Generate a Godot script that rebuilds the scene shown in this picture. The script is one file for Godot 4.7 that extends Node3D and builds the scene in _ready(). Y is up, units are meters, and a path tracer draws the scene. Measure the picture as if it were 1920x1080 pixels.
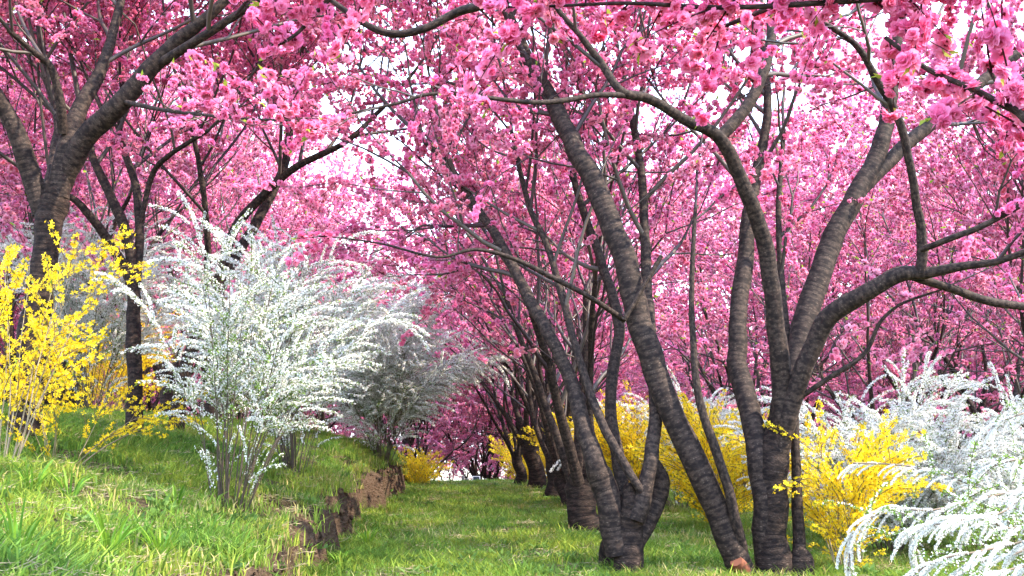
extends Node3D
# An orchard of pink double-flowering peach trees over a grassy path, with white spirea and yellow forsythia.

const F := 1867.0           # focal length in photograph pixels (1920 wide)
const CAM_H := 0.7
const PITCH := 0.17494
var rng := RandomNumberGenerator.new()
var bump := FastNoiseLite.new()
var patch := FastNoiseLite.new()
var mat := {}
var twigs := []             # blossom twig meshes
var names := {}

# ---------------------------------------------------------------- geometry collector
class MB:
	var v := PackedVector3Array()
	var n := PackedVector3Array()
	var uv := PackedVector2Array()
	var c := PackedColorArray()
	var ix := PackedInt32Array()
	func tri(a: Vector3, b: Vector3, d: Vector3, col: Color) -> void:
		var k := v.size()
		v.append(a); v.append(b); v.append(d)
		c.append(col); c.append(col); c.append(col)
		ix.append(k); ix.append(k + 1); ix.append(k + 2)
	func tube(pts: PackedVector3Array, rad: PackedFloat32Array, sides: int, col: Color, noise = null, amp := 0.0, freq := 3.0, capped := false) -> void:
		var m := pts.size()
		if m < 2: return
		var k0 := v.size()
		var t := (pts[1] - pts[0]).normalized()
		var a := t.cross(Vector3.UP if absf(t.y) < 0.9 else Vector3.RIGHT).normalized()
		var along := 0.0
		for i in m:
			var t2 := (pts[mini(i + 1, m - 1)] - pts[maxi(i - 1, 0)]).normalized()
			if t2.length_squared() < 0.5: t2 = t
			a = (a - t2 * a.dot(t2)).normalized()
			t = t2
			var b := t.cross(a)
			if i > 0: along += pts[i].distance_to(pts[i - 1])
			for s in sides + 1:
				var an := TAU * s / sides
				var o := a * cos(an) + b * sin(an)
				var r := rad[i]
				if noise: 
					var q := (pts[i] + o * r) * freq * 30.0
					r *= 1.0 + amp * (noise.get_noise_3d(q.x, q.y, q.z) + 0.6 * noise.get_noise_3d(q.x * 2.7, q.y * 1.1, q.z * 2.7))
				v.append(pts[i] + o * r)
				n.append(o)
				uv.append(Vector2(float(s) / sides, along))
				c.append(col)
		var w := sides + 1
		for i in m - 1:
			for s in sides:
				var p := k0 + i * w + s
				ix.append(p); ix.append(p + w); ix.append(p + 1)
				ix.append(p + 1); ix.append(p + w); ix.append(p + w + 1)
		if capped:
			for e in [0, m - 1]:
				var q := v.size()
				var nn: Vector3 = (pts[e] - pts[1 if e == 0 else m - 2]).normalized()
				v.append(pts[e] + nn * rad[e] * 0.12); n.append(nn); uv.append(Vector2(0, 0)); c.append(col)
				for s in sides + 1:
					var p: int = k0 + e * w + s
					v.append(v[p]); n.append(nn); uv.append(Vector2(float(s) / sides, 0.1)); c.append(col)
				for s in sides:
					if e == 0: ix.append(q); ix.append(q + 1 + s); ix.append(q + 2 + s)
					else: ix.append(q); ix.append(q + 2 + s); ix.append(q + 1 + s)
	func mesh(m: Material) -> ArrayMesh:
		var arr := []
		arr.resize(Mesh.ARRAY_MAX)
		arr[Mesh.ARRAY_VERTEX] = v
		if n.size() == v.size(): arr[Mesh.ARRAY_NORMAL] = n
		if uv.size() == v.size(): arr[Mesh.ARRAY_TEX_UV] = uv
		if c.size() == v.size(): arr[Mesh.ARRAY_COLOR] = c
		arr[Mesh.ARRAY_INDEX] = ix
		var am := ArrayMesh.new()
		am.add_surface_from_arrays(Mesh.PRIMITIVE_TRIANGLES, arr)
		am.surface_set_material(0, m)
		return am

# ---------------------------------------------------------------- helpers
func ray(px: float, py: float) -> Vector3:
	return Vector3((px - 960.0) / F, -(py - 540.0) / F, -1.0).rotated(Vector3.RIGHT, PITCH)
func at(px: float, py: float, d: float) -> Vector3:
	var r := ray(px, py)
	return Vector3(0, CAM_H, 0) + r * (d / -r.z)
func R(a: float, b: float) -> float:
	return rng.randf_range(a, b)
func rv() -> Vector3:
	return Vector3(R(-1, 1), R(-1, 1), R(-1, 1))
func numbered(called: String) -> String:
	var k: int = names.get(called, 0)
	names[called] = k + 1
	return called if k == 0 else "%s_%03d" % [called, k]
func tag(o: Node, label: String, category: String, group := "", kind := "") -> void:
	if label: o.set_meta("label", label)
	if category: o.set_meta("category", category)
	if group: o.set_meta("group", group)
	if kind: o.set_meta("kind", kind)
func thing(called: String, pos: Vector3, label: String, category: String, group := "") -> Node3D:
	var o := Node3D.new()
	o.name = numbered(called)
	add_child(o)
	o.position = pos
	tag(o, label, category, group)
	return o
func part(called: String, m: Mesh, parent: Node, kind := "") -> MeshInstance3D:
	var o := MeshInstance3D.new()
	o.name = called
	o.mesh = m
	if kind: o.set_meta("kind", kind)
	parent.add_child(o, true)
	return o
func scatter(called: String, m: Mesh, xf: Array, cols: Array, parent: Node) -> MultiMeshInstance3D:
	var mm := MultiMesh.new()
	mm.transform_format = MultiMesh.TRANSFORM_3D
	mm.use_colors = true
	mm.mesh = m
	mm.instance_count = xf.size()
	for i in xf.size():
		mm.set_instance_transform(i, xf[i])
		mm.set_instance_color(i, cols[i])
	var o := MultiMeshInstance3D.new()
	o.name = called
	o.multimesh = mm
	o.set_meta("kind", "stuff")
	parent.add_child(o, true)
	return o

func curve(pts: Array, per := 6) -> Array:      # Catmull-Rom through [Vector3, radius]
	var P := PackedVector3Array()
	var Q := PackedFloat32Array()
	var m := pts.size()
	for i in m - 1:
		var a: Array = pts[maxi(i - 1, 0)]
		var b: Array = pts[i]
		var c: Array = pts[i + 1]
		var d: Array = pts[mini(i + 2, m - 1)]
		for k in per:
			var t := float(k) / per
			P.append((b[0] as Vector3).cubic_interpolate(c[0], a[0], d[0], t))
			Q.append(lerpf(b[1], c[1], t))
	P.append(pts[m - 1][0])
	Q.append(pts[m - 1][1])
	return [P, Q]

# ---------------------------------------------------------------- terrain
const XL := [[-10.0, -0.8], [0.0, -0.95], [6.2, -1.2], [11.0, -1.68], [14.7, -1.75], [22.0, -2.15], [40.0, -3.4], [200.0, -9.0]]
func xl(d: float) -> float:
	for i in XL.size() - 1:
		if d < XL[i + 1][0]:
			return lerpf(XL[i][1], XL[i + 1][1], clampf((d - XL[i][0]) / (XL[i + 1][0] - XL[i][0]), 0, 1))
	return -9.0
func profile(d: float) -> float:
	return 0.3 * smoothstep(5.0, 21.0, d) - 3.2 * smoothstep(21.0, 62.0, d)
func bank_s(x: float, d: float) -> float:
	var w := 0.26 * patch.get_noise_2d(d * 30.0, 7.0) + 0.16 * patch.get_noise_2d(d * 110.0, x * 25.0 + 90.0) + 0.05 * bump.get_noise_2d(d * 260.0, x * 60.0)
	return xl(d) - x + w
func ground(x: float, z: float) -> float:
	var d := -z
	var h := profile(d)
	var s := bank_s(x, d)
	if s > 0.0:
		var cliff := lerpf(0.2, 0.42, smoothstep(5.0, 9.5, d)) * (1.0 - 0.5 * smoothstep(20.0, 26.0, d))
		h += cliff * smoothstep(0.0, 0.13, s)
		h += lerpf(0.02, 0.22, smoothstep(8.0, 13.0, d)) * smoothstep(0.1, 0.7, s)
		var k := lerpf(0.24, 0.17, smoothstep(8.0, 13.0, d))
		h += k * minf(s, 2.6) + 0.06 * clampf(s - 2.6, 0.0, 30.0)
	elif x > 1.2:
		h -= 0.05 * minf(x - 1.2, 24.0)
	h += 0.05 * patch.get_noise_2d(x * 14.0, d * 14.0) + 0.02 * bump.get_noise_2d(x * 90.0, d * 90.0)
	return h
var bald := []
func bare_at(x: float, d: float) -> float:
	var b := patch.get_noise_2d(x * 55.0 + 300.0, d * 55.0) + 0.25 * bump.get_noise_2d(x * 300.0, d * 300.0)
	for q in bald:
		b += 0.42 * exp(-(pow((x - q.x) / 0.32, 2.0) + pow((d + q.z) / 0.5, 2.0)))
	return b
func on_ground(p: Vector3) -> Vector3:
	return Vector3(p.x, ground(p.x, p.z), p.z)
func foot(px: float, py: float, fallback: float) -> Vector3:
	var r := ray(px, py)
	r /= -r.z
	var d := 2.0
	while d < 60.0:
		var p := Vector3(0, CAM_H, 0) + r * d
		if p.y < ground(p.x, p.z): return p
		d += 0.03
	var q := Vector3(0, CAM_H, 0) + r * fallback
	return on_ground(q)

# ---------------------------------------------------------------- materials
func leafy(called: String, rough: float, back: float) -> StandardMaterial3D:
	var m := StandardMaterial3D.new()
	m.resource_name = called
	m.vertex_color_use_as_albedo = true
	m.roughness = rough
	m.metallic_specular = 0.3
	m.cull_mode = BaseMaterial3D.CULL_DISABLED
	if back > 0.0:
		m.backlight_enabled = true
		m.backlight = Color(back, back, back)
	return m
func make_materials() -> void:
	mat.petal = leafy("petal", 0.7, 1.0)
	mat.white = leafy("white_flower", 0.7, 0.7)
	mat.leaf = leafy("leaf", 0.5, 0.85)
	# bark: lenticel bands running round the limb; the u axis wraps
	var nz := FastNoiseLite.new()
	nz.seed = 11
	nz.frequency = 1.0
	var W := 256
	var H := 1024
	var im := Image.create(W, H, false, Image.FORMAT_RGB8)
	var hm := Image.create(W, H, false, Image.FORMAT_RGB8)
	for y in H:
		var vv := float(y) / H
		var ay := TAU * vv
		var cy := cos(ay) * 7.0
		var sy := sin(ay) * 7.0
		for x in W:
			var au := TAU * x / W
			# v wraps through (cy, sy); u wraps through a small lookup circle folded into the third axis
			var fold := absf(x * 2.0 / W - 1.0)
			var band := nz.get_noise_3d(cy * 1.7, sy * 1.7, fold * 6.0)
			var fine := nz.get_noise_3d(cy * 7.0 + 40.0, sy * 7.0, fold * 13.0 + 0.4 * cos(au))
			var blot := nz.get_noise_3d(cy * 0.8 + 9.0, sy * 0.8, fold * 3.5 + 5.0)
			var speck := nz.get_noise_3d(cy * 16.0, sy * 16.0 + 70.0, fold * 22.0)
			var l := 0.34 + 0.22 * band + 0.16 * fine + 1.0 * blot
			l = clampf(l, 0.0, 1.0)
			var col := Color(0.013, 0.0085, 0.008).lerp(Color(0.062, 0.040, 0.031), l)
			if fine > 0.36 and band + blot > 0.1: col = col.lerp(Color(0.19, 0.14, 0.105), 0.7)
			if speck > 0.48 and blot > 0.1: col = col.lerp(Color(0.20, 0.19, 0.16), 0.5)
			im.set_pixel(x, y, col.linear_to_srgb())
			var hh := clampf(0.5 + 0.5 * fine + 0.3 * band + 0.25 * speck, 0, 1)
			hm.set_pixel(x, y, Color(hh, hh, hh))
	var bark := StandardMaterial3D.new()
	bark.resource_name = "bark"
	bark.albedo_texture = ImageTexture.create_from_image(im)
	bark.heightmap_enabled = true
	bark.heightmap_texture = ImageTexture.create_from_image(hm)
	bark.heightmap_scale = 0.2
	bark.roughness = 0.78
	bark.metallic_specular = 0.3
	bark.uv1_scale = Vector3(1, 0.8, 1)
	mat.bark = bark
	var old := bark.duplicate()
	old.resource_name = "old_bark"
	old.albedo_color = Color(0.92, 0.9, 0.9)
	old.roughness = 0.8
	old.heightmap_scale = 0.6
	mat.old = old
	var thin := StandardMaterial3D.new()
	thin.resource_name = "twig_bark"
	thin.vertex_color_use_as_albedo = true
	thin.roughness = 0.6
	mat.twig = thin
	var cut := StandardMaterial3D.new()
	cut.resource_name = "cut_wood"
	cut.albedo_color = Color(0.17, 0.05, 0.022).linear_to_srgb()
	cut.roughness = 0.8
	mat.cut = cut
	# soil and turf
	var g := StandardMaterial3D.new()
	g.resource_name = "turf_soil"
	g.vertex_color_use_as_albedo = true
	g.roughness = 0.95
	g.metallic_specular = 0.2
	var nt := NoiseTexture2D.new()
	var fn := FastNoiseLite.new()
	fn.seed = 5
	fn.frequency = 0.03
	fn.fractal_octaves = 5
	nt.noise = fn
	nt.seamless = true
	nt.width = 512
	nt.height = 512
	var ramp := Gradient.new()
	ramp.set_color(0, Color(0.5, 0.47, 0.42))
	ramp.set_color(1, Color(1, 1, 1))
	nt.color_ramp = ramp
	g.albedo_texture = nt
	g.uv1_triplanar = true
	g.uv1_world_triplanar = true
	g.uv1_scale = Vector3(1.3, 1.3, 1.3)
	var nh := NoiseTexture2D.new()
	var fh := FastNoiseLite.new()
	fh.seed = 8
	fh.frequency = 0.05
	fh.fractal_octaves = 5
	nh.noise = fh
	nh.seamless = true
	nh.width = 512
	nh.height = 512
	g.heightmap_enabled = true
	g.heightmap_texture = nh
	g.heightmap_scale = 3.0
	mat.ground = g

# ---------------------------------------------------------------- plant pieces
func petal(mb: MB, base: Vector3, p: Vector3, w: Vector3, up: Vector3, ln: float, wd: float, col: Color) -> void:
	var L := base + p * ln * 0.58 - w * wd + up * ln * 0.13
	var RR := base + p * ln * 0.58 + w * wd + up * ln * 0.13
	var TL := base + p * ln - w * wd * 0.55 + up * ln * R(0.0, 0.2)
	var TR := base + p * ln * R(0.93, 1.03) + w * wd * 0.55 + up * ln * R(0.0, 0.2)
	mb.tri(base, L, TL, col)
	mb.tri(base, TL, TR, col)
	mb.tri(base, TR, RR, col)
func flower(mb: MB, pos: Vector3, ax: Vector3, rad: float) -> void:
	var e := ax.cross(rv()).normalized()
	var f := ax.cross(e)
	var k := rng.randf()
	var pale := Color(0.94, 0.46, 0.63).lerp(Color(0.89, 0.27, 0.49), k)
	var rings := [[7, 1.45, 1.0], [7, 0.98, 0.95], [6, 0.5, 0.8]]
	for j in 3:
		var col := pale.lerp(Color(0.82, 0.20, 0.40), 0.26 * j)
		var ph := R(0, TAU)
		var cnt: int = rings[j][0]
		for i in cnt:
			var an := ph + TAU * i / cnt + R(-0.2, 0.2)
			var o := e * cos(an) + f * sin(an)
			var tl: float = rings[j][1] + R(-0.2, 0.2)
			var p := o * sin(tl) + ax * cos(tl)
			var up := ax * sin(tl) - o * cos(tl)
			var ln: float = rad * rings[j][2] * R(0.88, 1.1)
			petal(mb, pos, p, ax.cross(o), up, ln, ln * 0.4, col * R(0.93, 1.05))
	var cal := Color(0.22, 0.03, 0.04)
	for i in 3:
		var an := TAU * i / 3.0
		var an2 := TAU * (i + 1) / 3.0
		mb.tri(pos - ax * rad * 0.35, pos + (e * cos(an) + f * sin(an)) * rad * 0.28, pos + (e * cos(an2) + f * sin(an2)) * rad * 0.28, cal)
	for i in 3:
		var an := R(0, TAU)
		var o := (e * cos(an) + f * sin(an)) * rad * 0.16
		mb.tri(pos + o, pos + o * 0.2, pos + ax * rad * 0.75 + o * 2.0, Color(0.62, 0.07, 0.12))
func leaf(mb: MB, base: Vector3, dir: Vector3, ln: float, wd: float, col: Color) -> void:
	var w := dir.cross(rv()).normalized() * wd
	var up := w.cross(dir).normalized()
	var mid := base + dir * ln * 0.5 + up * ln * 0.1
	var tip := base + dir * ln - up * ln * 0.08
	mb.tri(base, mid - w, mid + w, col)
	mb.tri(mid - w, tip, mid + w, col)
func make_twig(ln: float, cnt: int, frad: float, leaves: int) -> ArrayMesh:
	var mb := MB.new()
	var bend := Vector3(R(-1, 1), 0, R(-1, 1)) * 0.09
	var pt := func(t: float) -> Vector3: return Vector3(0, ln * t, 0) + bend * ln * t * t * 1.6
	var P := []
	for i in 6: P.append(pt.call(i / 5.0))
	for i in 5:
		var a: Vector3 = P[i]
		var b: Vector3 = P[i + 1]
		var r := 0.0035 * (1.0 - 0.13 * i)
		for s in 3:
			var o := Vector3(cos(TAU * s / 3), 0, sin(TAU * s / 3)) * r
			var o2 := Vector3(cos(TAU * (s + 1) / 3), 0, sin(TAU * (s + 1) / 3)) * r
			mb.tri(a + o, a + o2, b + o, Color(0.07, 0.035, 0.035))
			mb.tri(a + o2, b + o2, b + o, Color(0.07, 0.035, 0.035))
	var spurs := maxi(2, int(cnt / 4.0))
	for i in cnt:
		var t := clampf((float(i % spurs) + 0.5 + R(-0.32, 0.32)) / spurs, 0.0, 1.0)
		var an := R(0, TAU)
		var o := Vector3(cos(an), R(-0.25, 0.55), sin(an)).normalized()
		var c: Vector3 = pt.call(t)
		flower(mb, c + o * R(0.006, frad * 1.15), (o + rv() * 0.35).normalized(), frad * R(0.75, 1.12))
	for i in leaves:
		var c: Vector3 = pt.call(R(0.85, 1.0))
		leaf(mb, c, (Vector3(R(-0.6, 0.6), 1.0, R(-0.6, 0.6))).normalized(), R(0.03, 0.06), R(0.005, 0.009), Color(0.30, 0.42, 0.05))
	return mb.mesh(mat.petal)
func tint() -> Color:
	var k := R(0.86, 1.05)
	return Color(k, k * R(0.86, 1.12), k * R(0.92, 1.06))

# a tree under construction: root node, twig mesh, blossom places
func new_tree(pos: Vector3, label: String, group: String) -> Dictionary:
	return {"root": thing("peach_tree", pos, label, "tree", group), "at": pos, "wood": MB.new(), "xf": [], "dens": 1.0, "size": 1.0, "clear": false, "floor": 0.9, "side": 0.6, "rosy": 1.0}
func aim(dir: Vector3) -> Basis:
	var y := dir.normalized()
	var x := y.cross(rv()).normalized()
	return Basis(x, y, x.cross(y))
func bloom(T: Dictionary, p: Vector3, dir: Vector3) -> void:
	if T.clear:
		var q: Vector3 = p + T.at
		if q.z > -2.6: return
	if p.y < T.floor - 0.15: return
	var s: float = T.size * R(0.7, 1.2)
	T.xf.append(Transform3D(aim(dir) * Basis.from_scale(Vector3(s, s, s)), p))
const WOODS := [Color(0.038, 0.024, 0.022), Color(0.05, 0.033, 0.029), Color(0.032, 0.019, 0.02), Color(0.075, 0.055, 0.046)]
func grow(T: Dictionary, p: Vector3, dir: Vector3, ln: float, r: float, lvl: int, last: int) -> void:
	var n: int = [7, 6, 5, 4, 3][lvl]
	var pts := PackedVector3Array([p])
	var rad := PackedFloat32Array([r])
	var d := dir.normalized()
	var step := ln / n
	var wob: float = [0.09, 0.11, 0.14, 0.19, 0.26][lvl]
	var side := lvl < last
	for i in n:
		d = (d + rv() * wob + Vector3.UP * (0.06 if lvl < 2 else 0.035)).normalized()
		if p.y < T.floor and d.y < 0.3: d = (d + Vector3.UP * (0.5 - d.y)).normalized()
		p += d * step
		pts.append(p)
		rad.append(lerpf(r, r * 0.55, float(i + 1) / n))
		if side and i >= 1 and i < n - 1 and rng.randf() < T.side:
			var out := (d + d.cross(rv()).normalized() * R(0.7, 1.2)).normalized()
			grow(T, p, out, ln * R(0.5, 0.75), rad[i + 1] * R(0.5, 0.7), lvl + 1, last)
	(T.wood as MB).tube(pts, rad, [8, 6, 5, 4, 3][lvl], WOODS[rng.randi() % 4])
	if lvl < last:
		for k in 2:
			var out := (d + d.cross(rv()).normalized() * R(0.35, 0.65)).normalized()
			grow(T, p, out, ln * R(0.65, 0.85), r * 0.5 * R(0.85, 1.0), lvl + 1, last)
	if lvl >= last - 1:
		var cnt := int(round(ln * (3.4 if lvl == last else 2.2) * T.dens + R(0, 0.99)))
		for k in cnt:
			var u := R(0.08, 1.0) * (pts.size() - 1)
			var i := mini(int(u), pts.size() - 2)
			var q := pts[i].lerp(pts[i + 1], u - i)
			var dd := (pts[i + 1] - pts[i]).normalized()
			bloom(T, q, dd if rng.randf() < 0.45 else (dd + dd.cross(rv()).normalized() * R(0.5, 1.4)).normalized())
func finish(T: Dictionary) -> void:
	if T.wood.v.size(): part("branches", T.wood.mesh(mat.twig), T.root, "stuff")
	var a := [[], [], []]
	var c := [[], [], []]
	var pick := [rng.randi() % 8, rng.randi() % 8, rng.randi() % 8]
	for i in T.xf.size():
		a[i % 3].append(T.xf[i])
		var tc := tint()
		c[i % 3].append(Color(tc.r, tc.g * T.rosy, tc.b * lerpf(1.0, T.rosy, 0.5)))
	for k in 3:
		if a[k].size(): scatter("blossoms", twigs[pick[k]], a[k], c[k], T.root)
# a limb traced as [px, py, depth, radius in pixels]; grows side branches from sprout to its end
func limb(T: Dictionary, tr: Array, called := "limb", sprout := 2.0, every := 0.25, ln := 0.9, lvl := 2, tip := true) -> void:
	var pts := []
	for q in tr:
		pts.append([at(q[0], q[1], q[2]) - T.at, q[3] * q[2] / F * (0.68 if called == "trunk" else 0.7)])
	var cu := curve(pts, 7)
	for i in range(3, cu[0].size() - 2):
		var w: Vector3 = cu[0][i] * 150.0
		cu[0][i] += Vector3(bump.get_noise_3d(w.x, w.y, w.z), 0.0, bump.get_noise_3d(w.y, w.z, w.x + 50.0)) * cu[1][i] * 0.3
	var mb := MB.new()
	var big: float = pts[0][1]
	mb.tube(cu[0], cu[1], 16 if big > 0.05 else 10, Color.WHITE, bump, 0.16 if called == "trunk" else 0.09, 3.0, true)
	part(called, mb.mesh(mat.old if called == "trunk" else mat.bark), T.root)
	var P: PackedVector3Array = cu[0]
	var Q: PackedFloat32Array = cu[1]
	var acc := 0.0
	for i in range(1, P.size()):
		var t := float(i) / (P.size() - 1)
		if t < sprout: continue
		acc += P[i].distance_to(P[i - 1])
		if acc > every * R(0.6, 1.4):
			acc = 0.0
			var d := (P[i] - P[i - 1]).normalized()
			grow(T, P[i], (d * 0.8 + d.cross(rv()).normalized() + Vector3.UP * 0.25).normalized(), ln * R(0.6, 1.2), minf(Q[i] * 0.6, 0.02), lvl, 4)
	if tip and sprout < 1.5:
		var e := P.size() - 1
		grow(T, P[e], (P[e] - P[e - 1]), ln * 1.1, Q[e] * 0.85, lvl, 4)

# an upright peach tree: gnarled trunk, spreading limbs, lean gives the side it bends to
func vase(T: Dictionary, trunk_h: float, trunk_r: float, limbs: int, lean: Vector3, reach: float, flare := 1.0) -> void:
	var top := Vector3(R(-0.1, 0.1), trunk_h, R(-0.1, 0.1)) + lean * 0.25
	var cu := curve([[Vector3(0, -0.25, 0), trunk_r * 1.5], [Vector3(0, 0.02, 0), trunk_r * 1.25], [top * 0.4 + Vector3(R(-0.06, 0.06), 0, 0), trunk_r], [top * 0.8, trunk_r * 1.05], [top, trunk_r * 1.1], [top + Vector3(0, 0.12, 0), trunk_r * 0.6]], 5)
	var mb := MB.new()
	mb.tube(cu[0], cu[1], 14, Color.WHITE, bump, 0.22, 3.0, true)
	part("trunk", mb.mesh(mat.old), T.root)
	var ph := R(0, TAU)
	for i in limbs:
		var an := ph + TAU * i / limbs + R(-0.3, 0.3)
		var d := (Vector3(cos(an), 0, sin(an)) * R(0.35, 0.75) * flare + Vector3.UP + lean * R(0.5, 1.0)).normalized()
		var p := top + Vector3(cos(an), -0.1, sin(an)) * trunk_r * 0.5
		var pts := [[p, trunk_r * R(0.32, 0.46)]]
		var r: float = pts[0][1]
		var n := 5
		var ends := []
		for k in n:
			d = (d + rv() * 0.16 + Vector3.UP * 0.06).normalized()
			p += d * reach / n
			r *= 0.86
			pts.append([p, r])
			if k >= 1: ends.append([p, d, r])
		var lc := curve(pts, 4)
		var lm := MB.new()
		lm.tube(lc[0], lc[1], 10, Color.WHITE, bump, 0.1, 3.0, true)
		part("limb", lm.mesh(mat.bark), T.root)
		for e in ends.size() - 1:
			grow(T, ends[e][0], (ends[e][1] + (ends[e][1] as Vector3).cross(rv()).normalized() * R(0.5, 1.0)), reach * R(0.5, 0.7), ends[e][2] * 0.55, 2, 4)
		for k in 2:
			grow(T, p, (d + d.cross(rv()).normalized() * 0.4), reach * 0.75, r * 0.75, 1, 4)

# ---------------------------------------------------------------- shrubs
func make_spirea(ln: float, cnt: int, leaves: int, bend: float) -> ArrayMesh:
	var mb := MB.new()
	var pt := func(t: float) -> Vector3: return Vector3(0, ln * (t - 0.18 * bend * t * t), ln * bend * 0.45 * t * t)
	for i in 6:
		var a: Vector3 = pt.call(i / 6.0)
		var b: Vector3 = pt.call((i + 1) / 6.0)
		for s in 3:
			var o := Vector3(cos(TAU * s / 3), 0, sin(TAU * s / 3)) * 0.002
			var o2 := Vector3(cos(TAU * (s + 1) / 3), 0, sin(TAU * (s + 1) / 3)) * 0.002
			mb.tri(a + o, a + o2, b + o, Color(0.12, 0.085, 0.05))
			mb.tri(a + o2, b + o2, b + o, Color(0.12, 0.085, 0.05))
	for i in cnt:
		var c: Vector3 = pt.call(R(0.05, 1.0))
		var o := Vector3(R(-1, 1), R(-0.6, 0.6), R(-1.25, 0.7)).normalized()
		var q := c + o * R(0.003, 0.017)
		var e := o.cross(rv()).normalized()
		var f := o.cross(e)
		var s := R(0.0055, 0.0082)
		var w := R(0.78, 0.9)
		var col := Color(w, w * 0.985, w * 0.94)
		for k in 5:
			var an := TAU * k / 5.0
			var an1 := an + 0.55
			var an2 := an - 0.55
			mb.tri(q, q + (e * cos(an1) + f * sin(an1)) * s + o * s * 0.3, q + (e * cos(an2) + f * sin(an2)) * s + o * s * 0.3, col)
	for i in leaves:
		var c: Vector3 = pt.call(R(0.0, 1.0))
		var g := R(0.7, 1.25)
		leaf(mb, c, (rv() + Vector3(0, 0.6, 0)).normalized(), R(0.015, 0.032), R(0.0025, 0.005), Color(0.17 * g, 0.27 * g, 0.045 * g))
	return mb.mesh(mat.white)
func make_forsythia(ln: float, cnt: int, leaves: int) -> ArrayMesh:
	var mb := MB.new()
	var pt := func(t: float) -> Vector3: return Vector3(0, ln * t, ln * 0.2 * t * t)
	for i in 5:
		var a: Vector3 = pt.call(i / 5.0)
		var b: Vector3 = pt.call((i + 1) / 5.0)
		for s in 3:
			var o := Vector3(cos(TAU * s / 3), 0, sin(TAU * s / 3)) * 0.003
			var o2 := Vector3(cos(TAU * (s + 1) / 3), 0, sin(TAU * (s + 1) / 3)) * 0.003
			mb.tri(a + o, a + o2, b + o, Color(0.22, 0.16, 0.08))
			mb.tri(a + o2, b + o2, b + o, Color(0.22, 0.16, 0.08))
	for i in cnt:
		var c: Vector3 = pt.call(R(0.04, 1.0))
		var an := R(0, TAU)
		var ax := Vector3(cos(an), R(-0.5, 0.5), sin(an)).normalized()
		var q := c + ax * R(0.008, 0.02)
		var e := ax.cross(rv()).normalized()
		var f := ax.cross(e)
		var col := Color(0.92, 0.63, 0.015).lerp(Color(0.94, 0.76, 0.05), rng.randf())
		var ln2 := R(0.014, 0.021)
		for k in 4:
			var a2 := TAU * k / 4.0
			var o := e * cos(a2) + f * sin(a2)
			petal(mb, q, (o + ax * R(0.1, 0.7)).normalized(), ax.cross(o), ax, ln2, ln2 * 0.3, col)
	for i in leaves:
		var c: Vector3 = pt.call(R(0.6, 1.0))
		leaf(mb, c, (Vector3(R(-0.7, 0.7), 1, R(-0.7, 0.7))).normalized(), R(0.025, 0.05), R(0.005, 0.009), Color(0.26, 0.38, 0.05))
	return mb.mesh(mat.leaf)
func drooped(dir: Vector3) -> Basis:
	var y := dir.normalized()
	var g := (Vector3.DOWN - y * Vector3.DOWN.dot(y))
	g = g.normalized() if g.length() > 0.05 else y.cross(rv()).normalized()
	return Basis(y.cross(g), y, g)
var sprays := {}
# a shrub: stems from one stool, flowering sprays along their upper parts
func shrub(called: String, label: String, group: String, pos: Vector3, kind: String, height: float, spread: float, stems: int, per: int, lean := Vector3.ZERO, bare := 0.3, droop := 0.5, scl := 1.0, shy := 0.0) -> Node3D:
	var root := thing(called, pos, label, "shrub", group)
	var xs := {}
	var cs := {}
	var wood := Color(0.065, 0.045, 0.03) if kind == "spirea" else Color(0.26, 0.20, 0.12)
	var set: Array = sprays[kind]
	for i in stems:
		var mb := MB.new()
		var an := R(0, TAU)
		var out := sqrt(rng.randf())
		var flat := Vector3(cos(an), 0, sin(an))
		var p := flat * R(0.02, 0.16) * minf(1.0, spread)
		p.y = -0.06
		var hgt := height * R(0.7, 1.05) * (1.0 - 0.25 * out * droop)
		var ln := sqrt(hgt * hgt + spread * spread * out * out) * 1.08
		var d := (Vector3.UP * hgt + flat * spread * out * 0.65 + lean * hgt * 0.7).normalized()
		var n := 9
		var pts := PackedVector3Array([p])
		var rad := PackedFloat32Array([R(0.0032, 0.0065)])
		var sag := droop * (0.3 + out) * 0.16
		for k in n:
			var t := float(k) / n
			d = (d + rv() * 0.07 + (flat * out * 0.5 + Vector3.DOWN * 0.6 + lean * 0.4) * sag * t * 1.6).normalized()
			p += d * ln / n
			pts.append(p)
			rad.append(rad[0] * (1.0 - 0.8 * (t + 1.0 / n)))
		mb.tube(pts, rad, 4, wood * R(0.8, 1.25))
		part("stem", mb.mesh(mat.twig), root)
		for k in per:
			var t := R(bare, 1.0) if rng.randf() < 0.9 else R(0.1, 1.0)
			var u := t * n
			var j := mini(int(u), n - 1)
			var q := pts[j].lerp(pts[j + 1], u - j)
			var dd := (pts[j + 1] - pts[j]).normalized()
			var o := dd.cross(rv()).normalized()
			var dir := (dd * R(0.5, 1.2) + o * R(0.4, 1.1) + Vector3.UP * 0.25 + flat * 0.25).normalized()
			# outer and higher wood flowers more freely; inner wood is leafier
			var full := clampf(t * 0.55 + out * 0.4 + R(-0.2, 0.25) + shy, 0, 0.999)
			var vi := int(full * set.size())
			if not xs.has(vi): xs[vi] = []; cs[vi] = []
			var s := scl * R(0.7, 1.2)
			xs[vi].append(Transform3D(drooped(dir) * Basis.from_scale(Vector3(s, s, s)), q))
			var w := R(0.88, 1.05)
			cs[vi].append(Color(w, w, w))
	for vi in xs:
		scatter("flower_sprays", set[vi], xs[vi], cs[vi], root)
	return root

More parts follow.
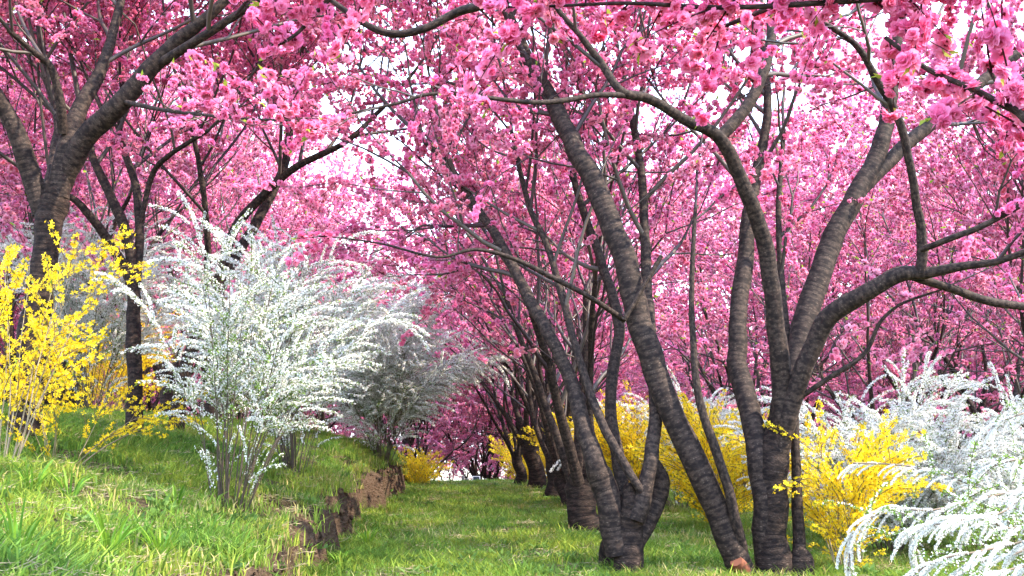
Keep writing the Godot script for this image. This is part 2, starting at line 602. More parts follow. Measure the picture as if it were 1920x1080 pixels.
# ---------------------------------------------------------------- scene
func _ready() -> void:
	rng.seed = 4242
	bump.seed = 3
	bump.frequency = 0.02
	bump.fractal_octaves = 3
	patch.seed = 9
	patch.frequency = 0.02
	patch.fractal_octaves = 3
	# camera, sky, sun, exposure
	var cam := Camera3D.new()
	cam.name = "camera"
	add_child(cam)
	cam.position = Vector3(0, CAM_H, 0)
	cam.rotation = Vector3(PITCH, 0, 0)
	cam.fov = rad_to_deg(2.0 * atan(540.0 / F))
	cam.near = 0.05
	cam.far = 600.0
	cam.current = true
	var env := Environment.new()
	env.background_mode = Environment.BG_SKY
	var sk := ProceduralSkyMaterial.new()
	sk.sky_top_color = Color(0.68, 0.80, 0.96)
	sk.sky_horizon_color = Color(0.93, 0.96, 1.0)
	sk.sky_curve = 0.25
	sk.ground_bottom_color = Color(0.35, 0.38, 0.25)
	sk.ground_horizon_color = Color(0.75, 0.75, 0.72)
	sk.energy_multiplier = 2.2
	sk.sun_angle_max = 1.0
	var sky := Sky.new()
	sky.sky_material = sk
	env.sky = sky
	env.tonemap_mode = Environment.TONE_MAPPER_LINEAR
	env.tonemap_exposure = 2.95
	env.sdfgi_enabled = true
	env.ssao_enabled = true
	env.ssil_enabled = true
	var we := WorldEnvironment.new()
	we.name = "environment"
	we.environment = env
	add_child(we)
	var sun := DirectionalLight3D.new()
	sun.name = "sun"
	add_child(sun)
	sun.light_energy = 1.6
	sun.light_color = Color(1.0, 0.95, 0.86)
	sun.light_angular_distance = 0.53
	sun.shadow_enabled = true
	sun.look_at_from_position(Vector3(1.0, 1.0, 0.28) * 10.0, Vector3.ZERO)

	make_materials()
	for i in 8:
		twigs.append(make_twig([0.16, 0.2, 0.26, 0.3, 0.34, 0.38, 0.42, 0.46][i], [9, 12, 15, 17, 20, 22, 25, 28][i], 0.0245, 1 if i % 2 == 0 else 2))
	sprays.spirea = [make_spirea(0.34, 22, 60, 0.6), make_spirea(0.38, 75, 44, 0.7), make_spirea(0.42, 150, 26, 0.8), make_spirea(0.46, 200, 14, 0.9)]
	sprays.wand = [make_spirea(0.5, 330, 10, 0.5), make_spirea(0.5, 420, 6, 0.7)]
	sprays.forsythia = [make_forsythia(0.3, 16, 4), make_forsythia(0.36, 24, 2), make_forsythia(0.4, 32, 2)]

	bald = [foot(235, 955, 6.0), foot(285, 985, 6.0), foot(250, 1060, 5.0), foot(60, 1010, 5.0), foot(520, 950, 7.0), foot(975, 1000, 9.0), foot(965, 960, 12.0), foot(1010, 1050, 7.0)]
	build_ground()
	build_near_trees()
	build_orchard()
	build_shrubs()
	build_grass()
	build_far_things()

func build_ground() -> void:
	var S := []
	var x := -90.0
	while x < 90.0:
		S.append(x)
		var a := absf(x)
		x += 0.024 if x > -0.3 and x < 0.42 else (0.08 if a < 3.0 else (0.3 if a < 8.0 else (1.5 if a < 25.0 else 8.0)))
	var D := []
	var d := -4.0
	while d < 160.0:
		D.append(d)
		d += 0.4 if d < 2.0 else (0.055 if d < 9.0 else (0.09 if d < 24.0 else (0.5 if d < 45.0 else 6.0)))
	var mb := MB.new()
	var W := S.size()
	for dd in D:
		for s in S:
			var px: float = xl(dd) - s
			var h := ground(px, -dd)
			mb.v.append(Vector3(px, h, -dd))
			var bs := bank_s(px, dd)
			var turf := Color(0.10, 0.13, 0.035)
			var soil := Color(0.125, 0.085, 0.06)
			var k := smoothstep(-0.05, 0.02, bs) * (1.0 - smoothstep(0.16, 0.4, bs)) if dd < 26.0 else 0.0
			var bare := smoothstep(0.02, 0.14, bare_at(px, dd))
			k = maxf(k, bare * 0.8)
			mb.c.append(turf.lerp(soil, k))
	for i in D.size() - 1:
		for j in W - 1:
			var p := i * W + j
			mb.ix.append(p); mb.ix.append(p + 1); mb.ix.append(p + W)
			mb.ix.append(p + 1); mb.ix.append(p + W + 1); mb.ix.append(p + W)
	var st := SurfaceTool.new()
	st.create_from(mb.mesh(mat.ground), 0)
	st.generate_normals()
	var o := part("ground", st.commit(), self)
	tag(o, "grassy orchard ground with a worn path and a low crumbling earth bank", "ground", "", "structure")

func build_near_trees() -> void:
	var g := "peach trees along the path"
	# --- the big one on the right of the path
	var T := new_tree(foot(1448, 1085, 6.0), "large dark trunked peach tree with striped limbs, nearest beside yellow forsythia", g)
	var d: float = -T.at.z
	T.clear = true
	T.dens = 0.75
	T.rosy = 0.84
	limb(T, [[1452, 1120, d, 66], [1450, 1070, d, 52], [1446, 970, d, 42], [1450, 870, d, 42], [1460, 790, d, 34], [1466, 730, d, 16]], "trunk")
	limb(T, [[1436, 1050, d, 30], [1428, 900, d, 30], [1414, 800, d + 0.1, 30], [1385, 690, d + 0.3, 27], [1384, 610, d + 0.4, 25], [1396, 490, d + 0.6, 23], [1404, 400, d + 0.7, 19], [1424, 300, d + 0.9, 15], [1440, 200, d + 1.0, 12], [1430, 80, d + 1.1, 9]], "limb", 0.62, 0.22, 1.1)
	limb(T, [[1395, 1085, d - 0.05, 36], [1340, 950, d - 0.1, 33], [1262, 780, d - 0.1, 33], [1205, 630, d - 0.05, 33], [1172, 490, d, 33], [1130, 380, d + 0.1, 30], [1085, 290, d + 0.2, 28], [1035, 190, d + 0.4, 23], [985, 100, d + 0.6, 18], [945, 10, d + 0.8, 14], [900, -80, d + 1.0, 10]], "limb", 0.6, 0.24, 1.2)
	limb(T, [[1456, 890, d, 18], [1466, 810, d - 0.05, 26], [1466, 720, d - 0.1, 27], [1452, 580, d - 0.2, 24], [1436, 460, d - 0.3, 22], [1398, 355, d - 0.45, 20], [1350, 260, d - 0.6, 19], [1290, 228, d - 0.7, 16], [1215, 185, d - 0.8, 14], [1165, 172, d - 0.9, 12], [1125, 115, d - 0.9, 11], [1085, 65, d - 0.95, 9], [1040, 10, d - 1.0, 7]], "limb", 0.7, 0.3, 0.8, 3)
	limb(T, [[1345, 262, d - 0.6, 18], [1400, 200, d - 0.55, 17], [1438, 115, d - 0.5, 15], [1446, 20, d - 0.4, 13], [1440, -80, d - 0.3, 10]], "limb", 0.3, 0.25, 0.9, 3)
	limb(T, [[1452, 890, d + 0.03, 18], [1474, 780, d + 0.1, 28], [1498, 650, d + 0.25, 31], [1535, 520, d + 0.4, 31], [1580, 410, d + 0.5, 29], [1640, 300, d + 0.6, 26], [1662, 235, d + 0.65, 23], [1672, 150, d + 0.7, 18], [1690, 20, d + 0.8, 14]], "limb", 0.7, 0.25, 1.2)
	T.dens = 0.9
	limb(T, [[1610, 360, d + 0.55, 20], [1700, 270, d + 0.7, 20], [1790, 195, d + 0.8, 18], [1870, 130, d + 0.9, 16], [1960, 60, d + 1.0, 12]], "limb", 0.3, 0.28, 1.1)
	limb(T, [[1452, 890, d - 0.02, 18], [1478, 780, d - 0.1, 25], [1512, 680, d - 0.2, 24], [1550, 600, d - 0.3, 26], [1620, 552, d - 0.45, 24], [1685, 515, d - 0.55, 23], [1735, 512, d - 0.6, 17], [1800, 500, d - 0.7, 12], [1870, 490, d - 0.8, 10], [1950, 462, d - 0.9, 8]], "limb", 0.75, 0.3, 0.6, 3)
	limb(T, [[1726, 512, d - 0.6, 15], [1728, 450, d - 0.65, 14], [1720, 390, d - 0.7, 12], [1706, 310, d - 0.8, 11], [1685, 225, d - 0.9, 11], [1645, 150, d - 1.0, 11], [1605, 85, d - 1.1, 9], [1540, 40, d - 1.2, 7]], "limb", 0.45, 0.3, 0.6, 3)
	limb(T, [[1728, 468, d - 0.65, 9], [1780, 448, d - 0.8, 9], [1850, 420, d - 0.9, 8], [1930, 375, d - 1.0, 7]], "limb", 0.35, 0.2, 0.5, 3)
	limb(T, [[1700, 515, d - 0.55, 12], [1780, 540, d - 0.5, 12], [1860, 566, d - 0.4, 12], [1950, 578, d - 0.3, 10]], "limb", 0.8, 0.3, 0.6, 3)
	limb(T, [[1505, 742, d - 0.15, 7], [1560, 705, d - 0.25, 7], [1622, 662, d - 0.3, 6], [1650, 605, d - 0.35, 5], [1690, 570, d - 0.4, 4], [1760, 545, d - 0.5, 3]], "limb", 0.9, 0.3, 0.4, 3)
	limb(T, [[1400, 1060, d - 0.05, 10], [1386, 1000, d - 0.13, 15], [1352, 870, d - 0.2, 13], [1312, 750, d - 0.2, 11], [1298, 620, d - 0.15, 8], [1298, 500, d - 0.1, 7], [1304, 390, d, 5]], "limb", 0.85, 0.3, 0.6, 3)
	limb(T, [[1505, 1075, d + 0.05, 22], [1498, 1010, d + 0.1, 17], [1494, 900, d + 0.15, 13], [1490, 800, d + 0.2, 12], [1482, 690, d + 0.3, 11], [1468, 560, d + 0.5, 10], [1460, 400, d + 0.7, 8], [1470, 250, d + 0.9, 6]], "limb", 0.7, 0.3, 0.8, 3)
	# the long low bough that reaches left across the path
	limb(T, [[1190, 180, d - 0.85, 9], [1120, 178, d - 1.0, 8], [1060, 188, d - 1.1, 8], [1000, 192, d - 1.2, 7], [900, 182, d - 1.35, 6], [810, 176, d - 1.45, 5], [740, 195, d - 1.5, 4], [640, 216, d - 1.55, 3.5]], "limb", 0.5, 0.3, 0.45, 3)
	limb(T, [[1240, 480, d - 0.1, 6], [1170, 600, d - 0.15, 7]].map(func(q): return q), "limb")
	limb(T, [[1170, 600, d - 0.05, 8], [1110, 560, d - 0.25, 7], [1040, 522, d - 0.35, 7], [960, 484, d - 0.4, 6], [890, 468, d - 0.5, 5], [820, 482, d - 0.55, 4], [720, 458, d - 0.6, 3], [640, 446, d - 0.6, 2.2]], "limb", 0.85, 0.4, 0.4, 4)
	# cut ends of pruned wood
	var stub := MB.new()
	var sc := curve([[at(1398, 1078, d - 0.05) - T.at, 17 * d / F], [at(1386, 1062, d - 0.13) - T.at, 15 * d / F], [at(1380, 1052, d - 0.16) - T.at, 12 * d / F]], 4)
	stub.tube(sc[0], sc[1], 12, Color.WHITE, bump, 0.2, 3.0, true)
	part("pruned_stub", stub.mesh(mat.cut), T.root).set_meta("label", "orange brown cut end of a pruned limb")
	var stub2 := MB.new()
	sc = curve([[at(1500, 1100, d) - T.at, 34 * d / F], [at(1500, 1050, d) - T.at, 26 * d / F], [at(1494, 1026, d + 0.02) - T.at, 8 * d / F]], 4)
	stub2.tube(sc[0], sc[1], 10, Color.WHITE, bump, 0.3, 3.0, true)
	part("pruned_stub", stub2.mesh(mat.old), T.root)
	finish(T)

	# --- the tree beside the camera whose boughs hang across the top of the view
	T = new_tree(on_ground(Vector3(2.15, 0, -1.7)), "peach tree out of view whose near blossom boughs hang across the photo's top edge", g)
	T.size = 0.9
	T.dens = 1.0
	T.rosy = 0.8
	var o: Vector3 = T.at
	var mbn := MB.new()
	var cn := curve([[Vector3(0, -0.3, 0), 0.2], [Vector3(0, 0.1, 0), 0.15], [Vector3(0.03, 0.7, 0), 0.12], [Vector3(0, 1.1, -0.05), 0.12], [Vector3(-0.05, 1.3, -0.1), 0.08]], 5)
	mbn.tube(cn[0], cn[1], 14, Color.WHITE, bump, 0.2, 3.0, true)
	part("trunk", mbn.mesh(mat.old), T.root)
	var boughs := [
		[[1960, -60, 2.5, 10], [1850, -30, 2.5, 8], [1700, -8, 2.5, 7], [1500, 8, 2.55, 6], [1340, 14, 2.6, 5], [1180, 6, 2.65, 4], [1020, 12, 2.7, 3], [900, 14, 2.8, 2]],
		[[1980, 230, 2.3, 8], [1900, 205, 2.35, 7], [1820, 165, 2.4, 6], [1740, 130, 2.45, 5], [1660, 70, 2.5, 4]],
		[[1990, -140, 2.4, 12], [1700, -120, 2.5, 11], [1300, -90, 2.6, 10], [1000, -75, 2.7, 9], [760, -60, 2.9, 7], [640, -20, 3.0, 6], [560, 60, 3.0, 4], [520, 85, 3.0, 3]],
		[[1700, -110, 2.6, 9], [1560, -40, 2.8, 7], [1430, 20, 2.9, 5], [1330, 60, 3.0, 4]],
		[[1300, -90, 2.6, 9], [1100, -40, 3.0, 11], [930, 4, 3.1, 10], [860, 22, 3.2, 9], [800, 52, 3.2, 8], [742, 64, 3.2, 8], [690, 48, 3.2, 7], [620, 0, 3.2, 5]],
		[[1980, 330, 2.7, 7], [1930, 250, 2.75, 6], [1890, 190, 2.8, 5], [1850, 120, 2.9, 4]]]
	for q in boughs:
		var pts := [[Vector3(-0.02, 1.15, -0.06), 0.05], [(at(q[0][0], q[0][1], q[0][2]) - o).lerp(Vector3(0, 1.3, -0.1), 0.45) + Vector3(0, 0.12, 0), 0.03]]
		for w in q: pts.append([at(w[0], w[1], w[2]) - o, w[3] * w[2] / F])
		var cu := curve(pts, 6)
		var mb := MB.new()
		mb.tube(cu[0], cu[1], 10, Color.WHITE, bump, 0.08, 3.0, true)
		part("limb", mb.mesh(mat.bark), T.root)
		var P: PackedVector3Array = cu[0]
		for i in range(14, P.size() - 1):
			var wp: Vector3 = P[i] + o
			var dd := (P[i + 1] - P[i]).normalized()
			if boughs.find(q) == 4 and i > 22: continue
			if rng.randf() < [0.2, 0.55, 0.4, 0.4, 0.4, 0.55][boughs.find(q)]: continue
			for k in 1:
				bloom(T, P[i], (dd * R(-1, 1) + dd.cross(rv()).normalized() * 0.9).normalized())
	finish(T)

	# --- second tree, gnarled fork
	T = new_tree(foot(1175, 1079, 6.0), "gnarled peach tree forking low, with a broken stub on its trunk", g)
	d = -T.at.z
	T.clear = true
	T.dens = 0.5
	limb(T, [[1178, 1120, d, 54], [1178, 1060, d, 40], [1180, 1010, d, 40], [1182, 965, d, 40], [1180, 935, d, 30], [1182, 905, d, 10]], "trunk")
	limb(T, [[1160, 1040, d, 34], [1145, 960, d, 34], [1128, 900, d, 34], [1112, 860, d, 26], [1088, 780, d + 0.1, 22], [1066, 700, d + 0.2, 19], [1028, 625, d + 0.3, 18], [985, 545, d + 0.5, 16], [935, 450, d + 0.7, 14], [890, 385, d + 0.9, 11], [840, 310, d + 1.1, 9], [770, 240, d + 1.3, 7]], "limb", 0.62, 0.22, 1.2)
	limb(T, [[1192, 975, d - 0.05, 26], [1206, 930, d - 0.05, 22], [1222, 850, d, 20], [1228, 770, d + 0.1, 18], [1222, 660, d + 0.3, 17], [1212, 540, d + 0.6, 16], [1208, 430, d + 0.8, 13], [1200, 300, d + 1.0, 11], [1170, 150, d + 1.3, 8]], "limb", 0.6, 0.24, 1.2)
	limb(T, [[1214, 945, d - 0.02, 7], [1198, 915, d - 0.08, 11], [1165, 860, d - 0.05, 12], [1132, 800, d, 12], [1106, 735, d + 0.1, 12], [1080, 650, d + 0.2, 11], [1056, 565, d + 0.4, 10], [1030, 470, d + 0.6, 9], [990, 380, d + 0.8, 8], [960, 250, d + 1.1, 6]], "limb", 0.6, 0.25, 1.0)
	limb(T, [[1158, 975, d + 0.15, 18], [1166, 900, d + 0.2, 18], [1148, 800, d + 0.3, 17], [1148, 700, d + 0.5, 16], [1160, 600, d + 0.7, 16], [1120, 470, d + 1.0, 12], [1080, 350, d + 1.2, 10], [1060, 200, d + 1.5, 8]], "limb", 0.65, 0.25, 1.2)
	limb(T, [[1186, 1050, d + 0.03, 14], [1204, 1000, d + 0.06, 24], [1230, 945, d + 0.1, 27], [1241, 905, d + 0.1, 24], [1236, 880, d + 0.12, 16], [1230, 860, d + 0.12, 5]], "broken_stub")
	limb(T, [[1140, 1110, d + 0.5, 30], [1136, 1070, d + 0.5, 28], [1142, 1020, d + 0.45, 24], [1158, 980, d + 0.35, 18]], "trunk")
	finish(T)

	# --- the row going away
	var rows := [
		[1098, 1000, 8.9, 0.42, 0.14, 5, "leaning short trunked peach tree just behind the gnarled forked one"],
		[1072, 952, 12.0, 0.35, 0.13, 5, "peach tree with a knobbly burl at its foot, third back in the row"],
		[1040, 934, 14.5, 0.6, 0.14, 5, "stout trunked peach tree leaning over the path, fourth back in the row"],
		[1008, 914, 17.5, 0.7, 0.15, 5, "thick double trunk peach tree near the crest of the path"],
		[975, 910, 20.5, 0.5, 0.1, 5, "slender many stemmed peach tree at the crest of the path"],
	]
	for q in rows:
		var b := foot(q[0], q[1], q[2])
		if -b.z > q[2] + 3.0: b = on_ground(at(q[0], q[1], q[2]))
		T = new_tree(b, q[6], g)
		T.dens = 0.26
		T.rosy = 1.12
		T.side = 0.42
		T.floor = 1.7
		T.size = 1.15
		vase(T, q[3], q[4], q[5], Vector3(-0.2, 0, 0.05), R(1.8, 2.1), 0.55)
		finish(T)

	# --- left bank: the big one
	T = new_tree(foot(45, 832, 8.0), "big peach tree with a thick dark trunk behind yellow forsythia on the bank", "peach trees on the grassy bank")
	d = -T.at.z
	limb(T, [[40, 870, d, 58], [44, 820, d, 48], [58, 700, d, 42], [72, 560, d, 37], [86, 450, d, 35], [95, 385, d, 42], [100, 350, d, 34]], "trunk")
	limb(T, [[80, 400, d, 28], [45, 290, d - 0.1, 25], [8, 205, d - 0.2, 23], [-50, 110, d - 0.4, 18]], "limb", 0.5, 0.3, 1.2)
	limb(T, [[108, 370, d, 30], [128, 270, d, 26], [150, 200, d + 0.1, 22], [190, 130, d + 0.2, 17], [212, 60, d + 0.3, 13], [235, -40, d + 0.4, 10]], "limb", 0.5, 0.24, 1.2)
	limb(T, [[118, 250, d - 0.05, 14], [112, 190, d - 0.15, 13], [95, 125, d - 0.25, 11], [60, 95, d - 0.35, 9], [20, 60, d - 0.5, 7]], "limb", 0.3, 0.2, 0.9)
	limb(T, [[108, 360, d + 0.05, 30], [160, 262, d - 0.05, 30], [215, 205, d - 0.15, 29], [275, 138, d - 0.2, 25], [330, 80, d - 0.25, 20], [390, 30, d - 0.3, 16], [450, -30, d - 0.3, 12]], "limb", 0.5, 0.26, 1.2)
	limb(T, [[290, 125, d - 0.2, 14], [370, 75, d - 0.4, 13], [440, 30, d - 0.5, 11], [520, -20, d - 0.6, 8]], "limb", 0.2, 0.25, 1.0)
	limb(T, [[85, 390, d + 0.1, 20], [100, 300, d + 0.4, 14], [108, 220, d + 0.7, 11], [80, 120, d + 1.0, 9], [70, 0, d + 1.2, 7]], "limb", 0.4, 0.25, 1.2)
	limb(T, [[230, 190, d - 0.15, 8], [300, 205, d - 0.7, 6], [370, 214, d - 1.1, 5], [450, 222, d - 1.5, 4], [540, 226, d - 1.8, 3]], "limb", 0.25, 0.12, 0.35, 4)
	finish(T)

	T = new_tree(foot(250, 816, 13.0), "slim forked peach tree on the bank behind the white bushes", "peach trees on the grassy bank")
	d = -T.at.z
	limb(T, [[250, 850, d, 30], [252, 800, d, 24], [252, 680, d, 20], [250, 560, d, 19], [246, 510, d, 18]], "trunk")
	limb(T, [[248, 530, d, 15], [215, 470, d - 0.1, 13], [165, 400, d - 0.3, 11], [125, 365, d - 0.4, 9], [60, 330, d - 0.6, 7]], "limb", 0.6, 0.25, 1.4)
	limb(T, [[252, 540, d, 16], [240, 450, d, 15], [205, 360, d, 13], [172, 290, d + 0.1, 11], [150, 200, d + 0.2, 9]], "limb", 0.55, 0.2, 1.5, 1)
	limb(T, [[254, 540, d, 14], [262, 430, d + 0.1, 12], [250, 330, d + 0.3, 11], [226, 260, d + 0.5, 8], [230, 160, d + 0.6, 7]], "limb", 0.5, 0.2, 1.5, 1)
	limb(T, [[262, 430, d + 0.1, 7], [285, 330, d + 0.1, 8], [320, 290, d - 0.1, 7], [390, 245, d - 0.3, 5]], "limb", 0.4, 0.25, 1.2, 2)
	finish(T)
	T = new_tree(foot(330, 812, 15.0), "dark peach tree behind the white bushes with limbs leaning over the path", "peach trees on the grassy bank")
	d = -T.at.z
	limb(T, [[330, 850, d, 30], [332, 790, d, 22], [345, 700, d, 18], [380, 600, d, 18], [415, 520, d, 18]], "trunk")
	limb(T, [[410, 530, d, 16], [440, 430, d - 0.1, 13], [500, 360, d - 0.2, 12], [560, 310, d - 0.3, 10], [650, 265, d - 0.4, 8], [720, 200, d - 0.4, 6]], "limb", 0.4, 0.22, 1.5, 1)
	limb(T, [[416, 520, d, 15], [480, 420, d + 0.3, 14], [530, 320, d + 0.5, 12], [545, 240, d + 0.6, 9], [560, 120, d + 0.7, 7]], "limb", 0.4, 0.22, 1.5, 1)
	limb(T, [[385, 590, d, 12], [390, 470, d - 0.4, 9], [380, 350, d - 0.6, 8], [360, 240, d - 0.7, 6]], "limb", 0.4, 0.22, 1.4, 2)
	finish(T)

func build_orchard() -> void:
	var protos := []
	var areas := ["pink peach tree filling the background above the white bushes on the bank", "pink peach tree in the sloping orchard beyond the forsythia along the path", "pale pink peach tree closing the far end of the path"]
	var spots := [[5.9, 10.6], [5.6, 9.2], [5.2, 13.4], [-4.5, 20.5], [-4.6, 25.0], [-5.0, 16.8], [-2.9, 35.0], [-1.2, 38.5], [-4.3, 37.5], [0.6, 36.0]]
	var z := 8.5
	while z < 60.0:
		var half := 0.56 * z + 2.5
		var gap := 3.2 + 0.015 * z
		var x := -half + R(0, 2)
		while x < half:
			var px := x + R(-0.8, 0.8)
			var pz := z + R(-0.9, 0.9)
			x += gap
			var edge := xl(pz)
			var open := px > edge - 3.0 and px < (4.4 if pz > 13.0 else 1.6) and pz < 33.0 or absf(px + 1.8) < 3.2 and pz > 24.0 and pz < 33.0
			if open: continue
			if px < 0 and pz < 11.0 and px > -6.0: continue
			if px > 0 and ((pz < 15.5 and px < 3.5) or pz < 13.0): continue
			var near := false
			for c in get_children():
				if c.name.begins_with("peach_tree") and Vector2(c.position.x - px, c.position.z + pz).length() < 1.7: near = true
			if near: continue
			spots.append([px, pz])
		z += gap
	for i in spots.size():
		var pos := on_ground(Vector3(spots[i][0], 0, -spots[i][1]))
		var zone := 2 if spots[i][1] > 33.0 and absf(pos.x + 1.5) < 5.0 else (0 if pos.x < -1.0 else 1)
		var far: String = areas[zone]
		var fg: String = ["peach trees behind the bank", "peach trees in the sloping orchard", "peach trees closing the path"][zone]
		if i < 6:
			var T := new_tree(pos, far, fg)
			T.dens = 0.33
			T.rosy = 1.17
			T.side = 0.44
			T.floor = 1.2
			T.size = 1.2
			vase(T, R(0.6, 0.95), R(0.11, 0.15), 4 + i % 2, Vector3(R(-0.15, 0.15), 0, R(-0.15, 0.15)), R(1.75, 2.0))
			finish(T)
			protos.append(T.root)
		else:
			var o: Node3D = protos[rng.randi() % 6].duplicate()
			o.name = numbered("peach_tree")
			add_child(o)
			tag(o, far, "tree", fg)
			o.position = pos
			o.rotation.y = R(0, TAU)
			var s := R(0.95, 1.2) * lerpf(1.0, 1.22, smoothstep(13.0, 24.0, spots[i][1]))
			o.scale = Vector3(s, s * R(0.95, 1.1), s)
	print("orchard trees ", spots.size())

func build_shrubs() -> void:
	var gw := "white flowering spirea bushes"
	var gy := "yellow flowering forsythia bushes"
	shrub("spirea_bush", "tall white flowering bush with bare stems, nearest on the bank edge", gw, foot(432, 958, 7.4), "spirea", 1.75, 0.72, 28, 20, Vector3(0.12, 0, 0), 0.4, 0.55, 0.82, -0.24)
	shrub("spirea_bush", "white flowering bush standing between two others on the bank", gw, foot(556, 884, 10.0), "spirea", 1.95, 0.85, 32, 34, Vector3(0.05, 0, 0), 0.34, 0.6, 0.95, -0.08)
	shrub("spirea_bush", "rounded white flowering bush overhanging the crumbling bank by the path", gw, foot(714, 866, 14.0), "spirea", 2.75, 1.3, 44, 62, Vector3(0.0, 0, 0), 0.32, 0.9, 1.15, -0.04)
	shrub("spirea_bush", "greyish white bush half hidden behind the thick trunk on the bank", gw, on_ground(at(170, 790, 12.0)), "spirea", 2.3, 1.0, 30, 32, Vector3.ZERO, 0.35, 0.5, 1.1)
	shrub("spirea_bush", "white arching bush behind the bright forsythia and big trunk", gw, on_ground(at(1660, 960, 8.6)), "spirea", 1.45, 1.1, 30, 36, Vector3(-0.05, 0, 0), 0.25, 1.0, 1.0)
	shrub("spirea_bush", "white bush in front of dark trunks, at the photo's edge", gw, on_ground(at(1860, 950, 9.0)), "spirea", 1.3, 1.1, 26, 30, Vector3(0, 0, 0), 0.25, 1.0, 1.0)
	shrub("spirea_bush", "small white bush behind the leaning limb, above yellow flowers", gw, on_ground(at(1275, 900, 13.0)), "spirea", 1.5, 1.1, 26, 30, Vector3(0, 0, 0), 0.3, 0.8, 1.2)
	shrub("forsythia_bush", "yellow forsythia with grey bare canes before the thick trunk on the bank", gy, foot(5, 872, 5.4), "forsythia", 1.5, 0.42, 11, 8, Vector3(0.0, 0, 0.0), 0.3, 0.4, 0.9)
	shrub("forsythia_bush", "low sprawling yellow forsythia spreading over grass toward the white bush", gy, on_ground(at(110, 800, 6.6)), "forsythia", 0.62, 0.7, 10, 7, Vector3(0.35, 0, 0), 0.35, 0.7, 0.8)
	shrub("forsythia_bush", "bright yellow forsythia just beside the big dark trunk", gy, on_ground(at(1590, 1060, 6.9)), "forsythia", 1.05, 0.42, 18, 13, Vector3(0.04, 0, 0), 0.25, 0.6, 0.85)
	shrub("forsythia_bush", "yellow forsythia seen between the leaning limb and the big trunk", gy, on_ground(at(1350, 930, 10.5)), "forsythia", 1.15, 0.55, 26, 20, Vector3.ZERO, 0.15, 0.4, 1.0)
	shrub("forsythia_bush", "yellow forsythia behind the gnarled forked tree", gy, on_ground(at(1195, 915, 12.5)), "forsythia", 1.25, 0.6, 26, 20, Vector3.ZERO, 0.12, 0.4, 1.0)
	shrub("forsythia_bush", "yellow forsythia behind the stout trunks further along the row", gy, on_ground(at(1085, 905, 16.5)), "forsythia", 1.25, 0.7, 26, 20, Vector3.ZERO, 0.1, 0.4, 1.0)
	shrub("forsythia_bush", "yellow forsythia on the bank end where the path crests", gy, on_ground(at(782, 868, 18.5)), "forsythia", 0.5, 0.42, 18, 13, Vector3(0.1, 0, 0), 0.1, 0.5, 0.85)
	shrub("forsythia_bush", "small distant yellow forsythia at the foot of the slender crest tree", gy, on_ground(at(985, 905, 23.0)), "forsythia", 0.85, 0.6, 20, 18, Vector3.ZERO, 0.1, 0.4, 1.1)
	shrub("forsythia_bush", "dull yellow forsythia behind the bare stems of the greyish bush", gy, on_ground(at(205, 790, 14.5)), "forsythia", 1.6, 0.8, 24, 14, Vector3.ZERO, 0.2, 0.4, 1.0)
	wands()

